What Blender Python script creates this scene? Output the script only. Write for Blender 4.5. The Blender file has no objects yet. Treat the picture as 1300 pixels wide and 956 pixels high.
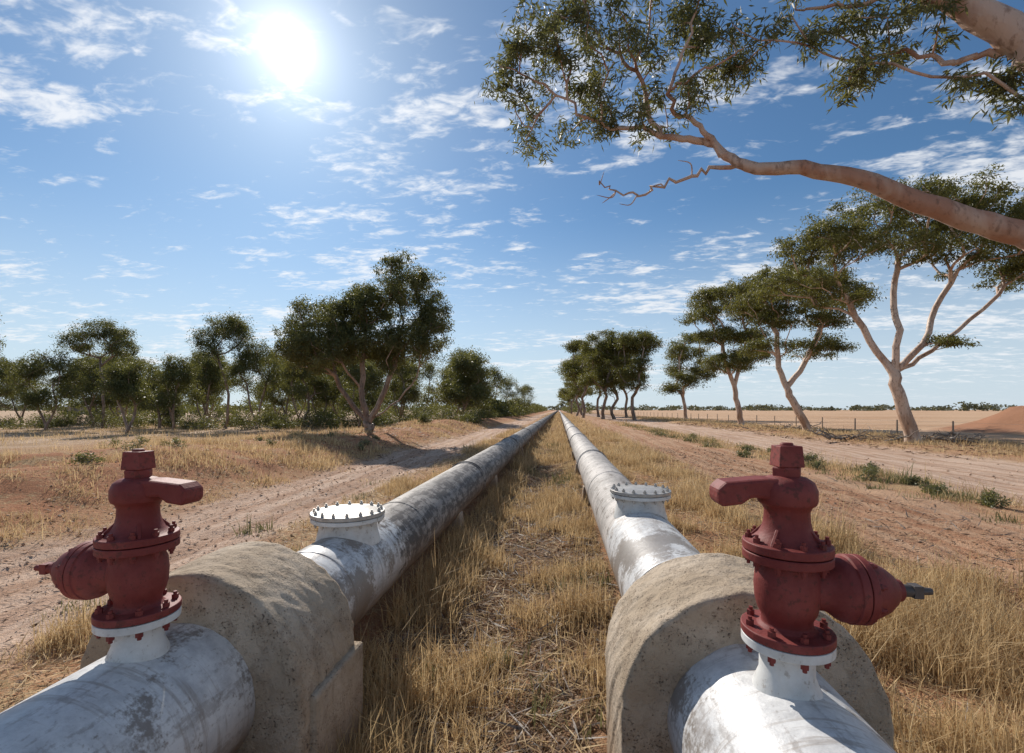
import bpy, math, numpy as np
from mathutils import Vector
sc=bpy.context.scene
sc.view_settings.view_transform='Standard'; sc.view_settings.look='None'; sc.view_settings.exposure=0
COL=sc.collection
H=1.95
# ------------------------------------------------------------------ node helpers
class NT:
    def __init__(s,tree): s.t=tree; s.n=tree.nodes; s.l=tree.links
    def node(s,typ,ins=None,**props):
        n=s.n.new(typ)
        for k,v in props.items(): setattr(n,k,v)
        if ins:
            for k,v in ins.items():
                if isinstance(v,bpy.types.NodeSocket): s.l.new(v,n.inputs[k])
                else: n.inputs[k].default_value=v
        return n
    def math(s,op,a,b=0.0,c=None,clamp=False):
        ins={0:a,1:b}
        if c is not None: ins[2]=c
        return s.node('ShaderNodeMath',ins,operation=op,use_clamp=clamp).outputs[0]
    def mix(s,f,a,b,mode='MIX'):
        n=s.n.new('ShaderNodeMix'); n.data_type='RGBA'; n.blend_type=mode
        for k,v in ((0,f),(6,a),(7,b)):
            if isinstance(v,bpy.types.NodeSocket): s.l.new(v,n.inputs[k])
            elif isinstance(v,tuple): n.inputs[k].default_value=(*v,1) if len(v)==3 else v
            else: n.inputs[k].default_value=v
        return n.outputs[2]
    def sm(s,x,a,b,lo=0.0,hi=1.0):
        return s.node('ShaderNodeMapRange',{0:x,1:a,2:b,3:lo,4:hi},interpolation_type='SMOOTHSTEP').outputs[0]
    def noise(s,vec,scale,detail=4,rough=.55,dist=0.0):
        return s.node('ShaderNodeTexNoise',{'Vector':vec,'Scale':scale,'Detail':detail,'Roughness':rough,'Distortion':dist}).outputs[0]
    def bump(s,h,strength=.5,dist=.02):
        return s.node('ShaderNodeBump',{'Height':h,'Strength':strength,'Distance':dist}).outputs[0]
def newmat(name):
    m=bpy.data.materials.new(name); m.use_nodes=True
    nt=NT(m.node_tree); b=nt.n['Principled BSDF']
    return m,nt,b
def objc(nt): return nt.node('ShaderNodeTexCoord').outputs['Object']
def scaled(nt,v,s): return nt.node('ShaderNodeMapping',{'Vector':v,'Scale':s}).outputs[0]

# ------------------------------------------------------------------ numpy value noise
_r=np.random.default_rng(5); _T=_r.random((256,256))
def vn(x,y,s=1.0,o=0):
    x=np.asarray(x,float)*s+o*17.3; y=np.asarray(y,float)*s+o*9.1
    xi=np.floor(x).astype(int); yi=np.floor(y).astype(int)
    fx=x-xi; fy=y-yi; fx=fx*fx*(3-2*fx); fy=fy*fy*(3-2*fy)
    a=_T[xi%256,yi%256]; b=_T[(xi+1)%256,yi%256]; c=_T[xi%256,(yi+1)%256]; d=_T[(xi+1)%256,(yi+1)%256]
    return (a*(1-fx)+b*fx)*(1-fy)+(c*(1-fx)+d*fx)*fy
def ss(x,a,b):
    t=np.clip((x-a)/(b-a),0,1); return t*t*(3-2*t)
def zg(x,y):
    x=np.asarray(x,float); y=np.asarray(y,float)
    near=1-ss(np.hypot(x,y),60,200)
    z=(vn(x,y,.7,1)-.5)*.10+(vn(x,y,2.3,2)-.5)*.06+(vn(x,y,6,3)-.5)*.03
    berm=ss(-x,7.8,10.0)*(1-ss(-x,13,19))*(.35+.6*vn(x,y,.22,4))*(.8+.4*vn(x,y,.9,8))
    lip=ss(-x,7.1,8.0)*(1-ss(-x,8.4,9.6))*.14
    dip=-np.exp(-((x+.6)/.75)**2)*.20
    road=ss(x,9,10.5)*(1-ss(x,16,17.5))*-.06
    ruts=-(np.exp(-((x-12.2)/.28)**2)+np.exp(-((x-13.9)/.28)**2)+np.exp(-((x+5.1)/.25)**2)+np.exp(-((x+6.7)/.25)**2)+.7*np.exp(-((x-5.6)/.25)**2)+.7*np.exp(-((x-7.2)/.25)**2))*.05
    rb=ss(x,16.5,18)*(1-ss(x,19,23))*.15
    mound=np.exp(-(((x-40.5)/3.6)**2+((y-44)/5)**2))*2.3*(.75+.5*vn(x,y,.6,5))
    return (z+berm+lip+road+ruts+rb+mound+dip)*near

# ------------------------------------------------------------------ mesh helpers
def mesh_obj(name,V,F,mats,mi=None,smooth=None,tint=None,parent=None):
    V=np.asarray(V,np.float32); F=np.asarray(F,np.int32)
    me=bpy.data.meshes.new(name)
    k=F.shape[1]; n=len(F)
    me.vertices.add(len(V)); me.vertices.foreach_set('co',V.ravel())
    me.loops.add(n*k); me.loops.foreach_set('vertex_index',F.ravel())
    me.polygons.add(n); me.polygons.foreach_set('loop_start',np.arange(0,n*k,k,dtype=np.int32))
    for m in mats: me.materials.append(m)
    if mi is not None: me.polygons.foreach_set('material_index',np.asarray(mi,np.int32))
    sm=np.ones(n,bool) if smooth is None else np.broadcast_to(np.asarray(smooth,bool),(n,))
    me.polygons.foreach_set('use_smooth',sm.copy())
    if tint is not None:
        a=me.attributes.new('tint','FLOAT','FACE'); a.data.foreach_set('value',np.asarray(tint,np.float32))
    me.update(calc_edges=True); me.validate()
    o=bpy.data.objects.new(name,me); COL.objects.link(o)
    if parent: o.parent=parent
    return o
def empty(name,loc=(0,0,0),rot=0):
    e=bpy.data.objects.new(name,None); e.location=loc; e.rotation_euler=(0,0,rot); e.empty_display_size=.2; COL.objects.link(e); return e
class MB:
    def __init__(s): s.v=[]; s.f=[]; s.sm=[]
    def add(s,v,f,smooth=False):
        o=len(s.v); s.v+= [tuple(p) for p in v]; s.f+=[tuple(i+o for i in q) for q in f]; s.sm+=[smooth]*len(f)
    def lathe(s,prof,M=lambda p:p,seg=40,smooth=True,caps=True):
        rings=[]
        for (r,z) in prof:
            rings.append([(r*math.cos(2*math.pi*i/seg),r*math.sin(2*math.pi*i/seg),z) for i in range(seg)])
        for a,b in zip(rings[:-1],rings[1:]):
            v=[M(p) for p in a+b]
            s.add(v,[(i,(i+1)%seg,seg+(i+1)%seg,seg+i) for i in range(seg)],smooth)
        if caps:
            s.add([M(p) for p in rings[0]],[tuple(range(seg-1,-1,-1))]); s.add([M(p) for p in rings[-1]],[tuple(range(seg))])
    def box(s,c,d,M=lambda p:p,taper=1.0):
        x,y,z=c; a,b,h=[q/2 for q in d]
        v=[(x-a,y-b,z-h),(x+a,y-b,z-h),(x+a,y+b,z-h),(x-a,y+b,z-h),(x-a*taper,y-b*taper,z+h),(x+a*taper,y-b*taper,z+h),(x+a*taper,y+b*taper,z+h),(x-a*taper,y+b*taper,z+h)]
        s.add([M(p) for p in v],[(0,3,2,1),(4,5,6,7),(0,1,5,4),(1,2,6,5),(2,3,7,6),(3,0,4,7)])
    def obj(s,name,mat,parent=None,bevel=0,weld=True):
        me=bpy.data.meshes.new(name); me.from_pydata(s.v,[],s.f); me.materials.append(mat)
        me.polygons.foreach_set('use_smooth',s.sm)
        if weld:
            import bmesh
            bm=bmesh.new(); bm.from_mesh(me); bmesh.ops.remove_doubles(bm,verts=bm.verts,dist=1e-5)
            bmesh.ops.recalc_face_normals(bm,faces=bm.faces)
            for e in bm.edges:
                if len(e.link_faces)==2 and e.calc_face_angle(0)>math.radians(38): e.smooth=False
            bm.to_mesh(me); bm.free()
        me.update(); o=bpy.data.objects.new(name,me); COL.objects.link(o)
        if parent: o.parent=parent
        if bevel:
            m=o.modifiers.new('bevel','BEVEL'); m.width=bevel; m.segments=2; m.limit_method='ANGLE'; m.angle_limit=math.radians(35)
        return o

# ------------------------------------------------------------------ WORLD
SD=Vector((-.424,.704,.569)).normalized()
w=bpy.data.worlds.new("World"); sc.world=w; w.use_nodes=True
nt=NT(w.node_tree); bg=nt.n['Background']
sky=nt.node('ShaderNodeTexSky',sky_type='NISHITA'); sky.sun_disc=False
sky.sun_elevation=math.asin(SD.z); sky.sun_rotation=math.atan2(SD.x,SD.y)
sky.air_density=1.0; sky.dust_density=.25; sky.ozone_density=2.0; sky.altitude=300
d=nt.node('ShaderNodeTexCoord').outputs['Generated']
sep=nt.node('ShaderNodeSeparateXYZ',{0:d})
z=nt.math('MAXIMUM',sep.outputs[2],0.0)
zz=nt.math('ADD',z,.10)
px=nt.math('DIVIDE',sep.outputs[0],zz); py=nt.math('DIVIDE',sep.outputs[1],zz)
pv=nt.node('ShaderNodeCombineXYZ',{0:px,1:py}).outputs[0]
mp=nt.node('ShaderNodeMapping',{'Vector':pv,'Rotation':(0,0,math.radians(28)),'Scale':(1.0,1.8,1),'Location':(1.1,4.7,0)}).outputs[0]
big=nt.noise(mp,.7,2,.5)
mid=nt.noise(mp,3.4,6,.64,.35)
rip=nt.noise(mp,11.5,3,.62,.5)
s1=nt.math('ADD',nt.math('MULTIPLY',big,.6),nt.math('MULTIPLY',mid,.75))
s1=nt.math('ADD',s1,nt.math('MULTIPLY',rip,.45))
cm=nt.sm(s1,.89,1.11)
cm=nt.math('MULTIPLY',cm,nt.sm(z,.0,.06))
cm=nt.math('MULTIPLY',cm,.82)
dot=nt.node('ShaderNodeVectorMath',{0:d,1:tuple(SD)},operation='DOT_PRODUCT').outputs[1]
ang=nt.math('MULTIPLY',nt.math('ARCCOSINE',nt.math('MINIMUM',dot,1.0)),57.2958)
halo=nt.math('MULTIPLY',nt.math('EXPONENT',nt.math('MULTIPLY',ang,-.075)),3.0)
mid_=nt.math('MULTIPLY',nt.math('EXPONENT',nt.math('MULTIPLY',ang,-.42)),14.0)
core=nt.math('MULTIPLY',nt.math('EXPONENT',nt.math('MULTIPLY',nt.math('MULTIPLY',ang,ang),-.9)),60.0)
hal=nt.math('ADD',nt.math('ADD',halo,mid_),core)
hc=nt.node('ShaderNodeVectorMath',{0:(1,.985,.95),'Scale':hal},operation='SCALE').outputs[0]
skc=nt.mix(1.0,sky.outputs[0],(.68,.94,1.08),'MULTIPLY')
skc=nt.mix(nt.sm(z,.40,-.02,0.0,.88),skc,(7.4,8.5,9.6))
cl=nt.mix(cm,skc,(10.6,10.8,11.1))
fin=nt.node('ShaderNodeVectorMath',{0:cl,1:hc},operation='ADD').outputs[0]
nt.l.new(fin,bg.inputs[0]); bg.inputs[1].default_value=.087

sun=bpy.data.lights.new("sun","SUN"); sun.energy=5.0; sun.angle=math.radians(.5); sun.color=(1,.93,.84)
so=bpy.data.objects.new("sun",sun); so.rotation_euler=SD.to_track_quat('Z','Y').to_euler(); so.location=(-20,30,30); COL.objects.link(so)

# ------------------------------------------------------------------ MATERIALS
def mat_ground():
    m,nt,b=newmat("ground_soil"); P=objc(nt)
    sp=nt.node('ShaderNodeSeparateXYZ',{0:P}); x=sp.outputs[0]; y=sp.outputs[1]
    n1=nt.noise(P,.35,3,.6); n2=nt.noise(P,2.2,5,.65); n3=nt.noise(P,14,4,.7); n4=nt.noise(P,60,2,.7)
    xd=nt.math('ADD',x,nt.math('MULTIPLY',nt.math('SUBTRACT',n1,.5),1.6))
    xd=nt.math('ADD',xd,nt.math('MULTIPLY',nt.math('SUBTRACT',n2,.5),.9))
    def band(a,bb,w): return nt.math('MULTIPLY',nt.sm(xd,a-w,a+w),nt.sm(xd,bb-w,bb+w,1.0,0.0))
    soil=nt.mix(nt.sm(n2,.3,.7),(.38,.18,.09),(.52,.31,.18))
    straw=nt.mix(nt.sm(n3,.3,.7),(.31,.185,.095),(.58,.41,.23))
    c=nt.mix(nt.sm(nt.math('ADD',nt.math('MULTIPLY',n1,.5),nt.math('MULTIPLY',n3,.5)),.46,.58),soil,straw)
    red=nt.mix(nt.sm(n2,.3,.7),(.35,.165,.09),(.48,.275,.165))
    sx=scaled(nt,P,(1.6,.06,1)); tr=nt.noise(sx,2.0,4,.6)
    pale=nt.mix(nt.sm(tr,.35,.65),(.48,.30,.205),(.68,.50,.38))
    c=nt.mix(nt.math('MULTIPLY',band(4.2,8.2,.5),.92),c,nt.mix(nt.sm(tr,.4,.62),red,(.53,.34,.22)))
    c=nt.mix(nt.math('MULTIPLY',band(9.7,17.0,.5),.95),c,pale)
    c=nt.mix(nt.math('MULTIPLY',band(-7.3,-4.3,.35),.95),c,pale)
    lb=nt.math('MULTIPLY',nt.sm(xd,-16,-14),nt.sm(xd,-8.6,-7.4,1.0,0.0))
    c=nt.mix(nt.math('MULTIPLY',lb,nt.sm(n2,.40,.54)),c,(.43,.20,.105))
    far=nt.sm(xd,-30,-24,1.0,0.0)
    c=nt.mix(nt.math('MULTIPLY',far,.7),c,nt.mix(nt.sm(n1,.4,.6),(.42,.30,.19),(.60,.45,.33)))
    fx=scaled(nt,P,(.02,.12,1)); fn=nt.noise(fx,1,4,.6)
    c=nt.mix(nt.sm(xd,24,28),c,nt.mix(nt.sm(fn,.35,.65),(.48,.29,.17),(.62,.42,.27)))
    md_=nt.node('ShaderNodeVectorMath',{0:P,1:(40.5,44,1)},operation='DISTANCE').outputs[1]
    c=nt.mix(nt.sm(nt.math('ADD',md_,nt.math('MULTIPLY',n2,2.0)),6.5,9,1.0,0.0),c,(.38,.19,.11))
    md=band(-1.7,.7,.3)
    c=nt.mix(nt.math('MULTIPLY',md,nt.sm(n2,.34,.52)),c,(.235,.135,.075))
    c=nt.mix(nt.math('MULTIPLY',nt.sm(n4,.56,.70),.6),c,(.13,.08,.05))
    c=nt.mix(nt.math('MULTIPLY',nt.sm(n4,.42,.30,0.0,1.0),.4),c,(.66,.52,.38))
    nt.l.new(c,b.inputs['Base Color']); b.inputs['Roughness'].default_value=.95; b.inputs['Specular IOR Level'].default_value=.1
    hh=nt.math('ADD',nt.math('MULTIPLY',n3,.7),nt.math('MULTIPLY',n4,.35))
    hh=nt.math('ADD',hh,nt.math('MULTIPLY',n2,.8))
    nt.l.new(nt.bump(hh,1.0,.07),b.inputs['Normal'])
    return m
def mat_leaf(name,dark,light,trans=.35,yel=(.20,.17,.04)):
    m,nt,b=newmat(name); P=objc(nt)
    t=nt.node('ShaderNodeAttribute',attribute_name='tint').outputs['Fac']
    n=nt.noise(P,.5,1,.6)
    f=nt.math('ADD',nt.math('MULTIPLY',t,.65),nt.math('MULTIPLY',n,.45),clamp=True)
    c=nt.mix(f,dark,light); c=nt.mix(nt.math('MULTIPLY',nt.sm(t,.8,1.0),.6),c,yel)
    nt.n.remove(b)
    out=[q for q in nt.n if q.type=='OUTPUT_MATERIAL'][0]
    pb=nt.node('ShaderNodeBsdfPrincipled',{'Base Color':c,'Roughness':.5,'Specular IOR Level':.35})
    tc=nt.mix(.6,c,(.30,.28,.05))
    tr=nt.node('ShaderNodeBsdfTranslucent',{'Color':tc})
    mx=nt.node('ShaderNodeMixShader',{0:trans,1:pb.outputs[0],2:tr.outputs[0]})
    nt.l.new(mx.outputs[0],out.inputs[0]); return m
def mat_bark(name,a,bb,cc,sc_=1.6,k=.75):
    m,nt,b=newmat(name); P=objc(nt)
    st=scaled(nt,P,(1,1,.35))
    n=nt.noise(st,sc_,4,.6,.4); n2=nt.noise(st,sc_*7,4,.65)
    c=nt.mix(nt.sm(n,.40,.56),a,bb); c=nt.mix(nt.math('MULTIPLY',nt.sm(n2,.52,.66),k),c,cc)
    nt.l.new(c,b.inputs['Base Color']); b.inputs['Roughness'].default_value=.55
    nt.l.new(nt.bump(nt.math('ADD',n2,nt.math('MULTIPLY',n,2.0)),.6,.03),b.inputs['Normal']); return m
def mat_grass(name,a,bb,tr_=.42):
    m,nt,b=newmat(name)
    t=nt.node('ShaderNodeAttribute',attribute_name='tint').outputs['Fac']
    c=nt.mix(t,a,bb); nt.n.remove(b)
    out=[q for q in nt.n if q.type=='OUTPUT_MATERIAL'][0]
    pb=nt.node('ShaderNodeBsdfPrincipled',{'Base Color':c,'Roughness':.6,'Specular IOR Level':.25})
    tr=nt.node('ShaderNodeBsdfTranslucent',{'Color':c})
    mx=nt.node('ShaderNodeMixShader',{0:tr_,1:pb.outputs[0],2:tr.outputs[0]})
    nt.l.new(mx.outputs[0],out.inputs[0]); return m
def mat_pipe(name,y0,dirt,base,stain):
    m,nt,b=newmat(name); P=objc(nt)
    sp=nt.node('ShaderNodeSeparateXYZ',{0:P}); y=sp.outputs[1]; zc=sp.outputs[2]
    n1=nt.noise(P,1.6,5,.65); n2=nt.noise(P,9,5,.7); n3=nt.noise(P,45,3,.7)
    ring=nt.noise(scaled(nt,P,(7,1.2,7)),1.6,5,.7)
    strk=nt.noise(scaled(nt,P,(1.5,16,1.2)),1.5,4,.65)
    edge=nt.math('ADD',y,nt.math('MULTIPLY',nt.math('SUBTRACT',n2,.5),1.6))
    old=nt.sm(edge,y0,y0+.25)
    clean=nt.mix(nt.sm(n2,.35,.7),(.72,.72,.71),(.50,.50,.50))
    clean=nt.mix(nt.math('MULTIPLY',nt.sm(nt.math('ADD',n1,nt.math('MULTIPLY',n3,.25)),.61,.69),.8),clean,(.17,.135,.105))
    clean=nt.mix(nt.math('MULTIPLY',nt.sm(nt.math('ADD',nt.math('MULTIPLY',ring,.7),nt.math('MULTIPLY',n3,.3)),.51,.60),.5),clean,(.25,.215,.19))
    clean=nt.mix(nt.math('MULTIPLY',nt.sm(strk,.53,.65),.5),clean,(.28,.23,.19))
    oldc=nt.mix(nt.sm(n1,.35,.65),base,tuple(q*.62 for q in base))
    s=nt.math('ADD',nt.math('MULTIPLY',ring,.45),nt.math('MULTIPLY',n2,.4)); s=nt.math('ADD',s,nt.math('MULTIPLY',strk,.15))
    oldc=nt.mix(nt.math('MULTIPLY',nt.sm(s,dirt,dirt+.06),.88),oldc,stain)
    oldc=nt.mix(nt.math('MULTIPLY',nt.sm(s,dirt-.05,dirt-.12),.55),oldc,(.62,.57,.52))
    oldc=nt.mix(nt.math('MULTIPLY',nt.sm(strk,.53,.64),.5),oldc,(.15,.12,.10))
    oldc=nt.mix(nt.math('MULTIPLY',nt.sm(n3,.56,.66),.5),oldc,(.20,.14,.10))
    c=nt.mix(old,clean,oldc)
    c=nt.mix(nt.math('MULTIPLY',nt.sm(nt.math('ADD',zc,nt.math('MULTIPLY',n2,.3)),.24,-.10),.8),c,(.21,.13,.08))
    nt.l.new(c,b.inputs['Base Color'])
    r=nt.sm(old,0,1,.42,.65); nt.l.new(r,b.inputs['Roughness'])
    hh=nt.math('ADD',nt.math('MULTIPLY',n2,.5),nt.math('MULTIPLY',n1,.8)); nt.l.new(nt.bump(hh,.4,.025),b.inputs['Normal'])
    return m
def mat_simple(name,a,bb,scale,rough=.6,bs=.3,bd=.01,spots=None,metal=0,spec=.5):
    m,nt,b=newmat(name); P=objc(nt)
    n=nt.noise(P,scale,6,.65); n2=nt.noise(P,scale*6,4,.7)
    c=nt.mix(nt.sm(n,.32,.68),a,bb)
    if spots: c=nt.mix(nt.math('MULTIPLY',nt.sm(nt.math('ADD',nt.math('MULTIPLY',n2,.7),nt.math('MULTIPLY',n,.3)),.54,.62),spots[1]),c,spots[0])
    nt.l.new(c,b.inputs['Base Color']); b.inputs['Roughness'].default_value=rough; b.inputs['Metallic'].default_value=metal; b.inputs['Specular IOR Level'].default_value=spec
    nt.l.new(nt.bump(nt.math('ADD',n,nt.math('MULTIPLY',n2,.6)),bs,bd),b.inputs['Normal']); return m
def mat_concrete():
    m,nt,b=newmat("cast_concrete"); P=objc(nt)
    sp=nt.node('ShaderNodeSeparateXYZ',{0:P})
    n1=nt.noise(P,2.2,4,.6); n2=nt.noise(P,30,4,.75); n5=nt.noise(P,7,5,.7); n6=nt.noise(P,95,2,.6)
    pit=nt.math('MULTIPLY',nt.sm(n6,.60,.70),nt.sm(n5,.42,.58))
    strk=nt.noise(scaled(nt,P,(1.2,9,1.2)),1.6,4,.65)
    c=nt.mix(nt.sm(n1,.35,.65),(.40,.315,.225),(.56,.465,.36))
    c=nt.mix(nt.math('MULTIPLY',nt.sm(n5,.50,.64),.5),c,(.28,.21,.15))
    c=nt.mix(nt.math('MULTIPLY',nt.sm(strk,.52,.68),.4),c,(.24,.185,.135))
    c=nt.mix(nt.math('MULTIPLY',nt.sm(n2,.52,.66),.45),c,(.27,.21,.15))
    c=nt.mix(nt.math('MULTIPLY',pit,.7),c,(.11,.085,.06))
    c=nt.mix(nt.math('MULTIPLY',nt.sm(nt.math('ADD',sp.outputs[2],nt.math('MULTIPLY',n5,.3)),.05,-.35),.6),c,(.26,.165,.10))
    nt.l.new(c,b.inputs['Base Color']); b.inputs['Roughness'].default_value=.92; b.inputs['Specular IOR Level'].default_value=.2
    h=nt.math('SUBTRACT',nt.math('ADD',nt.math('MULTIPLY',n2,.6),n5),nt.math('MULTIPLY',pit,.8))
    nt.l.new(nt.bump(h,.9,.018),b.inputs['Normal']); return m
M_ground=mat_ground()
M_leafR=mat_leaf("eucalypt_leaves",(.042,.053,.018),(.14,.14,.04),.38)
M_leafL=mat_leaf("mallee_leaves",(.038,.052,.024),(.115,.13,.05),.36)
M_leafO=mat_leaf("gum_leaves_near",(.045,.06,.035),(.13,.14,.07),.35,(.24,.15,.06))
M_leafF=mat_leaf("hazed_distant_leaves",(.07,.085,.07),(.12,.13,.09),.2)  # paler, bluish leaf colour: distance haze painted into the far belt
M_bush=mat_leaf("saltbush_leaves",(.10,.11,.06),(.22,.22,.12),.3,(.3,.25,.1))
M_weed=mat_grass("green_weed",(.09,.10,.04),(.28,.26,.12),.3)
M_barkR=mat_bark("salmon_gum_bark",(.38,.24,.16),(.58,.44,.34),(.16,.10,.07))
M_barkL=mat_bark("mallee_bark",(.18,.12,.085),(.33,.24,.18),(.07,.05,.035))
M_barkO=mat_bark("smooth_gum_bark",(.38,.20,.13),(.52,.38,.30),(.15,.08,.05),1.5,.6)
M_dead=mat_bark("dead_wood",(.12,.10,.08),(.25,.20,.16),(.05,.04,.03),3)
M_grass=mat_grass("dry_grass",(.27,.155,.065),(.86,.66,.37))
M_litter=mat_grass("leaf_litter",(.09,.05,.03),(.48,.33,.21))
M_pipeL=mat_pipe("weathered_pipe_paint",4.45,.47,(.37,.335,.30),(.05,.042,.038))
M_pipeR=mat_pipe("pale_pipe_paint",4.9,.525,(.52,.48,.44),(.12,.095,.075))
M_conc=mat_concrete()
M_red=mat_simple("weathered_red_paint",(.165,.024,.021),(.235,.05,.042),5,.62,.45,.008,((.085,.028,.021),.7),0,.35)
M_white=mat_simple("white_paint",(.72,.72,.70),(.54,.53,.50),5,.5,.3,.008,((.28,.22,.17),.55))
M_steel=mat_simple("galvanised_steel",(.36,.34,.31),(.52,.50,.47),8,.45,.3,.005,((.20,.12,.07),.75),.3)
M_darkst=mat_simple("dark_steel",(.06,.05,.045),(.12,.10,.09),8,.5,.3,.005)
M_post=mat_simple("weathered_post",(.22,.17,.13),(.34,.28,.22),8,.9,.5,.01)
M_roof=mat_simple("shed_roof",(.6,.6,.6),(.7,.7,.7),1,.5,.1,.01)
M_wall=mat_simple("shed_wall",(.25,.2,.16),(.35,.28,.22),1,.8,.1,.01)
M_stone=mat_simple("stones",(.35,.22,.14),(.5,.36,.26),6,.9,.5,.02)

# ------------------------------------------------------------------ GROUND
def spaced(n,lo,hi,a):
    u=np.linspace(np.arcsinh(lo/a),np.arcsinh(hi/a),n); return a*np.sinh(u)
xs=spaced(680,-4000,4000,2.0); ys=spaced(560,-40,4500,2.0)
X,Y=np.meshgrid(xs,ys); Z=zg(X,Y)
V=np.stack([X.ravel(),Y.ravel(),Z.ravel()],1)
i=np.arange(len(ys)-1)[:,None]*len(xs)+np.arange(len(xs)-1)[None,:]; i=i.ravel()
mesh_obj("ground",V,np.stack([i,i+1,i+1+len(xs),i+len(xs)],1),[M_ground])

# ------------------------------------------------------------------ TREES
def catmull(P,k=4):
    P=[np.array(p,float) for p in P]; out=[]
    Q=[2*P[0]-P[1]]+P+[2*P[-1]-P[-2]]
    for j in range(1,len(Q)-2):
        for s in range(k):
            t=s/k; a,b,c,d=Q[j-1],Q[j],Q[j+1],Q[j+2]
            out.append(.5*((2*b)+(-a+c)*t+(2*a-5*b+4*c-d)*t*t+(-a+3*b-3*c+d)*t**3))
    out.append(P[-1]); return out
class Skel:
    def __init__(s): s.p=[]; s.par=[]; s.rad=[]; s.pl=[]; s.ok=[]
    def add(s,p,par,rad=None,ok=True):
        p=np.array(p,float); s.p.append(p); s.par.append(par); s.rad.append(rad); s.ok.append(ok)
        s.pl.append(0 if par<0 else s.pl[par]+np.linalg.norm(p-s.p[par])); return len(s.p)-1
    def poly(s,pts,par,r0=None,r1=None,ok=True,k=4,rng=None,jit=0):
        c=catmull(pts,k); idx=[]
        if par>=0: c=c[1:]
        for j,q in enumerate(c):
            if rng is not None and 0<j<len(c)-1: q=q+rng.normal(0,jit,3)
            r=None if r0 is None else r0+(r1-r0)*j/max(1,len(c)-1)
            par=s.add(q,par,r,ok); idx.append(par)
        return idx
    def grow(s,targets,rng,seg,jit,wt=.35,sag=.0):
        order=np.argsort([np.linalg.norm(t-s.p[0]) for t in targets]); tips=[]
        for o in order:
            t=targets[o]; A=np.array(s.p); D=np.linalg.norm(A-t,axis=1)
            cost=D+wt*np.array(s.pl)+np.where(A[:,2]>t[2]-.1*D,D*.8,0)+np.where(np.array(s.ok),0,1e6)
            n=int(np.argmin(cost)); L=D[n]; k=max(2,int(math.ceil(L/seg)))
            a=s.p[n]
            dirp=(a-s.p[s.par[n]]) if s.par[n]>=0 else np.array([0,0,1.]); dirp=dirp/(np.linalg.norm(dirp)+1e-6)
            ctrl=a+(t-a)*.4+dirp*L*.22+rng.normal(0,L*.07,3)+np.array([0,0,sag*L])
            par=n
            for q in range(1,k+1):
                u=q/k; pt=(1-u)**2*a+2*u*(1-u)*ctrl+u*u*t
                if q<k: pt=pt+rng.normal(0,jit,3)*min(L,2)
                par=s.add(pt,par)
            tips.append(par)
        return tips
    def mesh(s,rt,tip,sides=6,expo=.5):
        n=len(s.p); ch=[[] for _ in range(n)]; cnt=np.zeros(n)
        for i in range(n):
            if s.par[i]>=0: ch[s.par[i]].append(i)
        for i in range(n-1,-1,-1):
            if not ch[i]: cnt[i]=1
            if s.par[i]>=0: cnt[s.par[i]]+=cnt[i]
        N=cnt[0]; R=np.array([max(tip,rt*(cnt[i]/N)**expo) if s.rad[i] is None else s.rad[i] for i in range(n)])
        for i in range(n):
            if s.par[i]>=0 and s.rad[i] is None: R[i]=min(R[i],R[s.par[i]]*.97)
        V=[];F=[]; U=[None]*n; ring=[0]*n
        ca=np.cos(np.arange(sides)*2*np.pi/sides)[:,None]; sa=np.sin(np.arange(sides)*2*np.pi/sides)[:,None]
        def mk(p,d,u,r):
            u=u-d*np.dot(u,d); l=np.linalg.norm(u)
            if l<1e-3: u=np.cross(d,[.3,.5,.8]); l=np.linalg.norm(u)
            u=u/l; v=np.cross(d,u); k=len(V); V.extend(p+r*(ca*u+sa*v)); return k,u
        main=[max(c,key=lambda q:(R[q],cnt[q])) if c else -1 for c in ch]
        def nrm(v): return v/(np.linalg.norm(v)+1e-9)
        for i in range(n):
            pr=s.par[i]
            if pr<0:
                d=nrm(s.p[main[i]]-s.p[i]) if main[i]>=0 else np.array([0,0,1.]); ring[i],U[i]=mk(s.p[i],d,np.array([1.,0,0]),R[i]*1.25); continue
            e=nrm(s.p[i]-s.p[pr]); d=e
            if main[i]>=0: d=nrm(e+nrm(s.p[main[i]]-s.p[i]))
            if main[pr]==i: k0=ring[pr]; u0=U[pr]
            else: k0,u0=mk(s.p[pr],e,U[pr],min(R[i]*1.25,R[pr]*.95))
            ring[i],U[i]=mk(s.p[i],d,u0,R[i] if ch[i] else R[i]*.4)
            for q in range(sides):
                F.append((k0+q,k0+(q+1)%sides,ring[i]+(q+1)%sides,ring[i]+q))
        return np.array(V),np.array(F)
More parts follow.
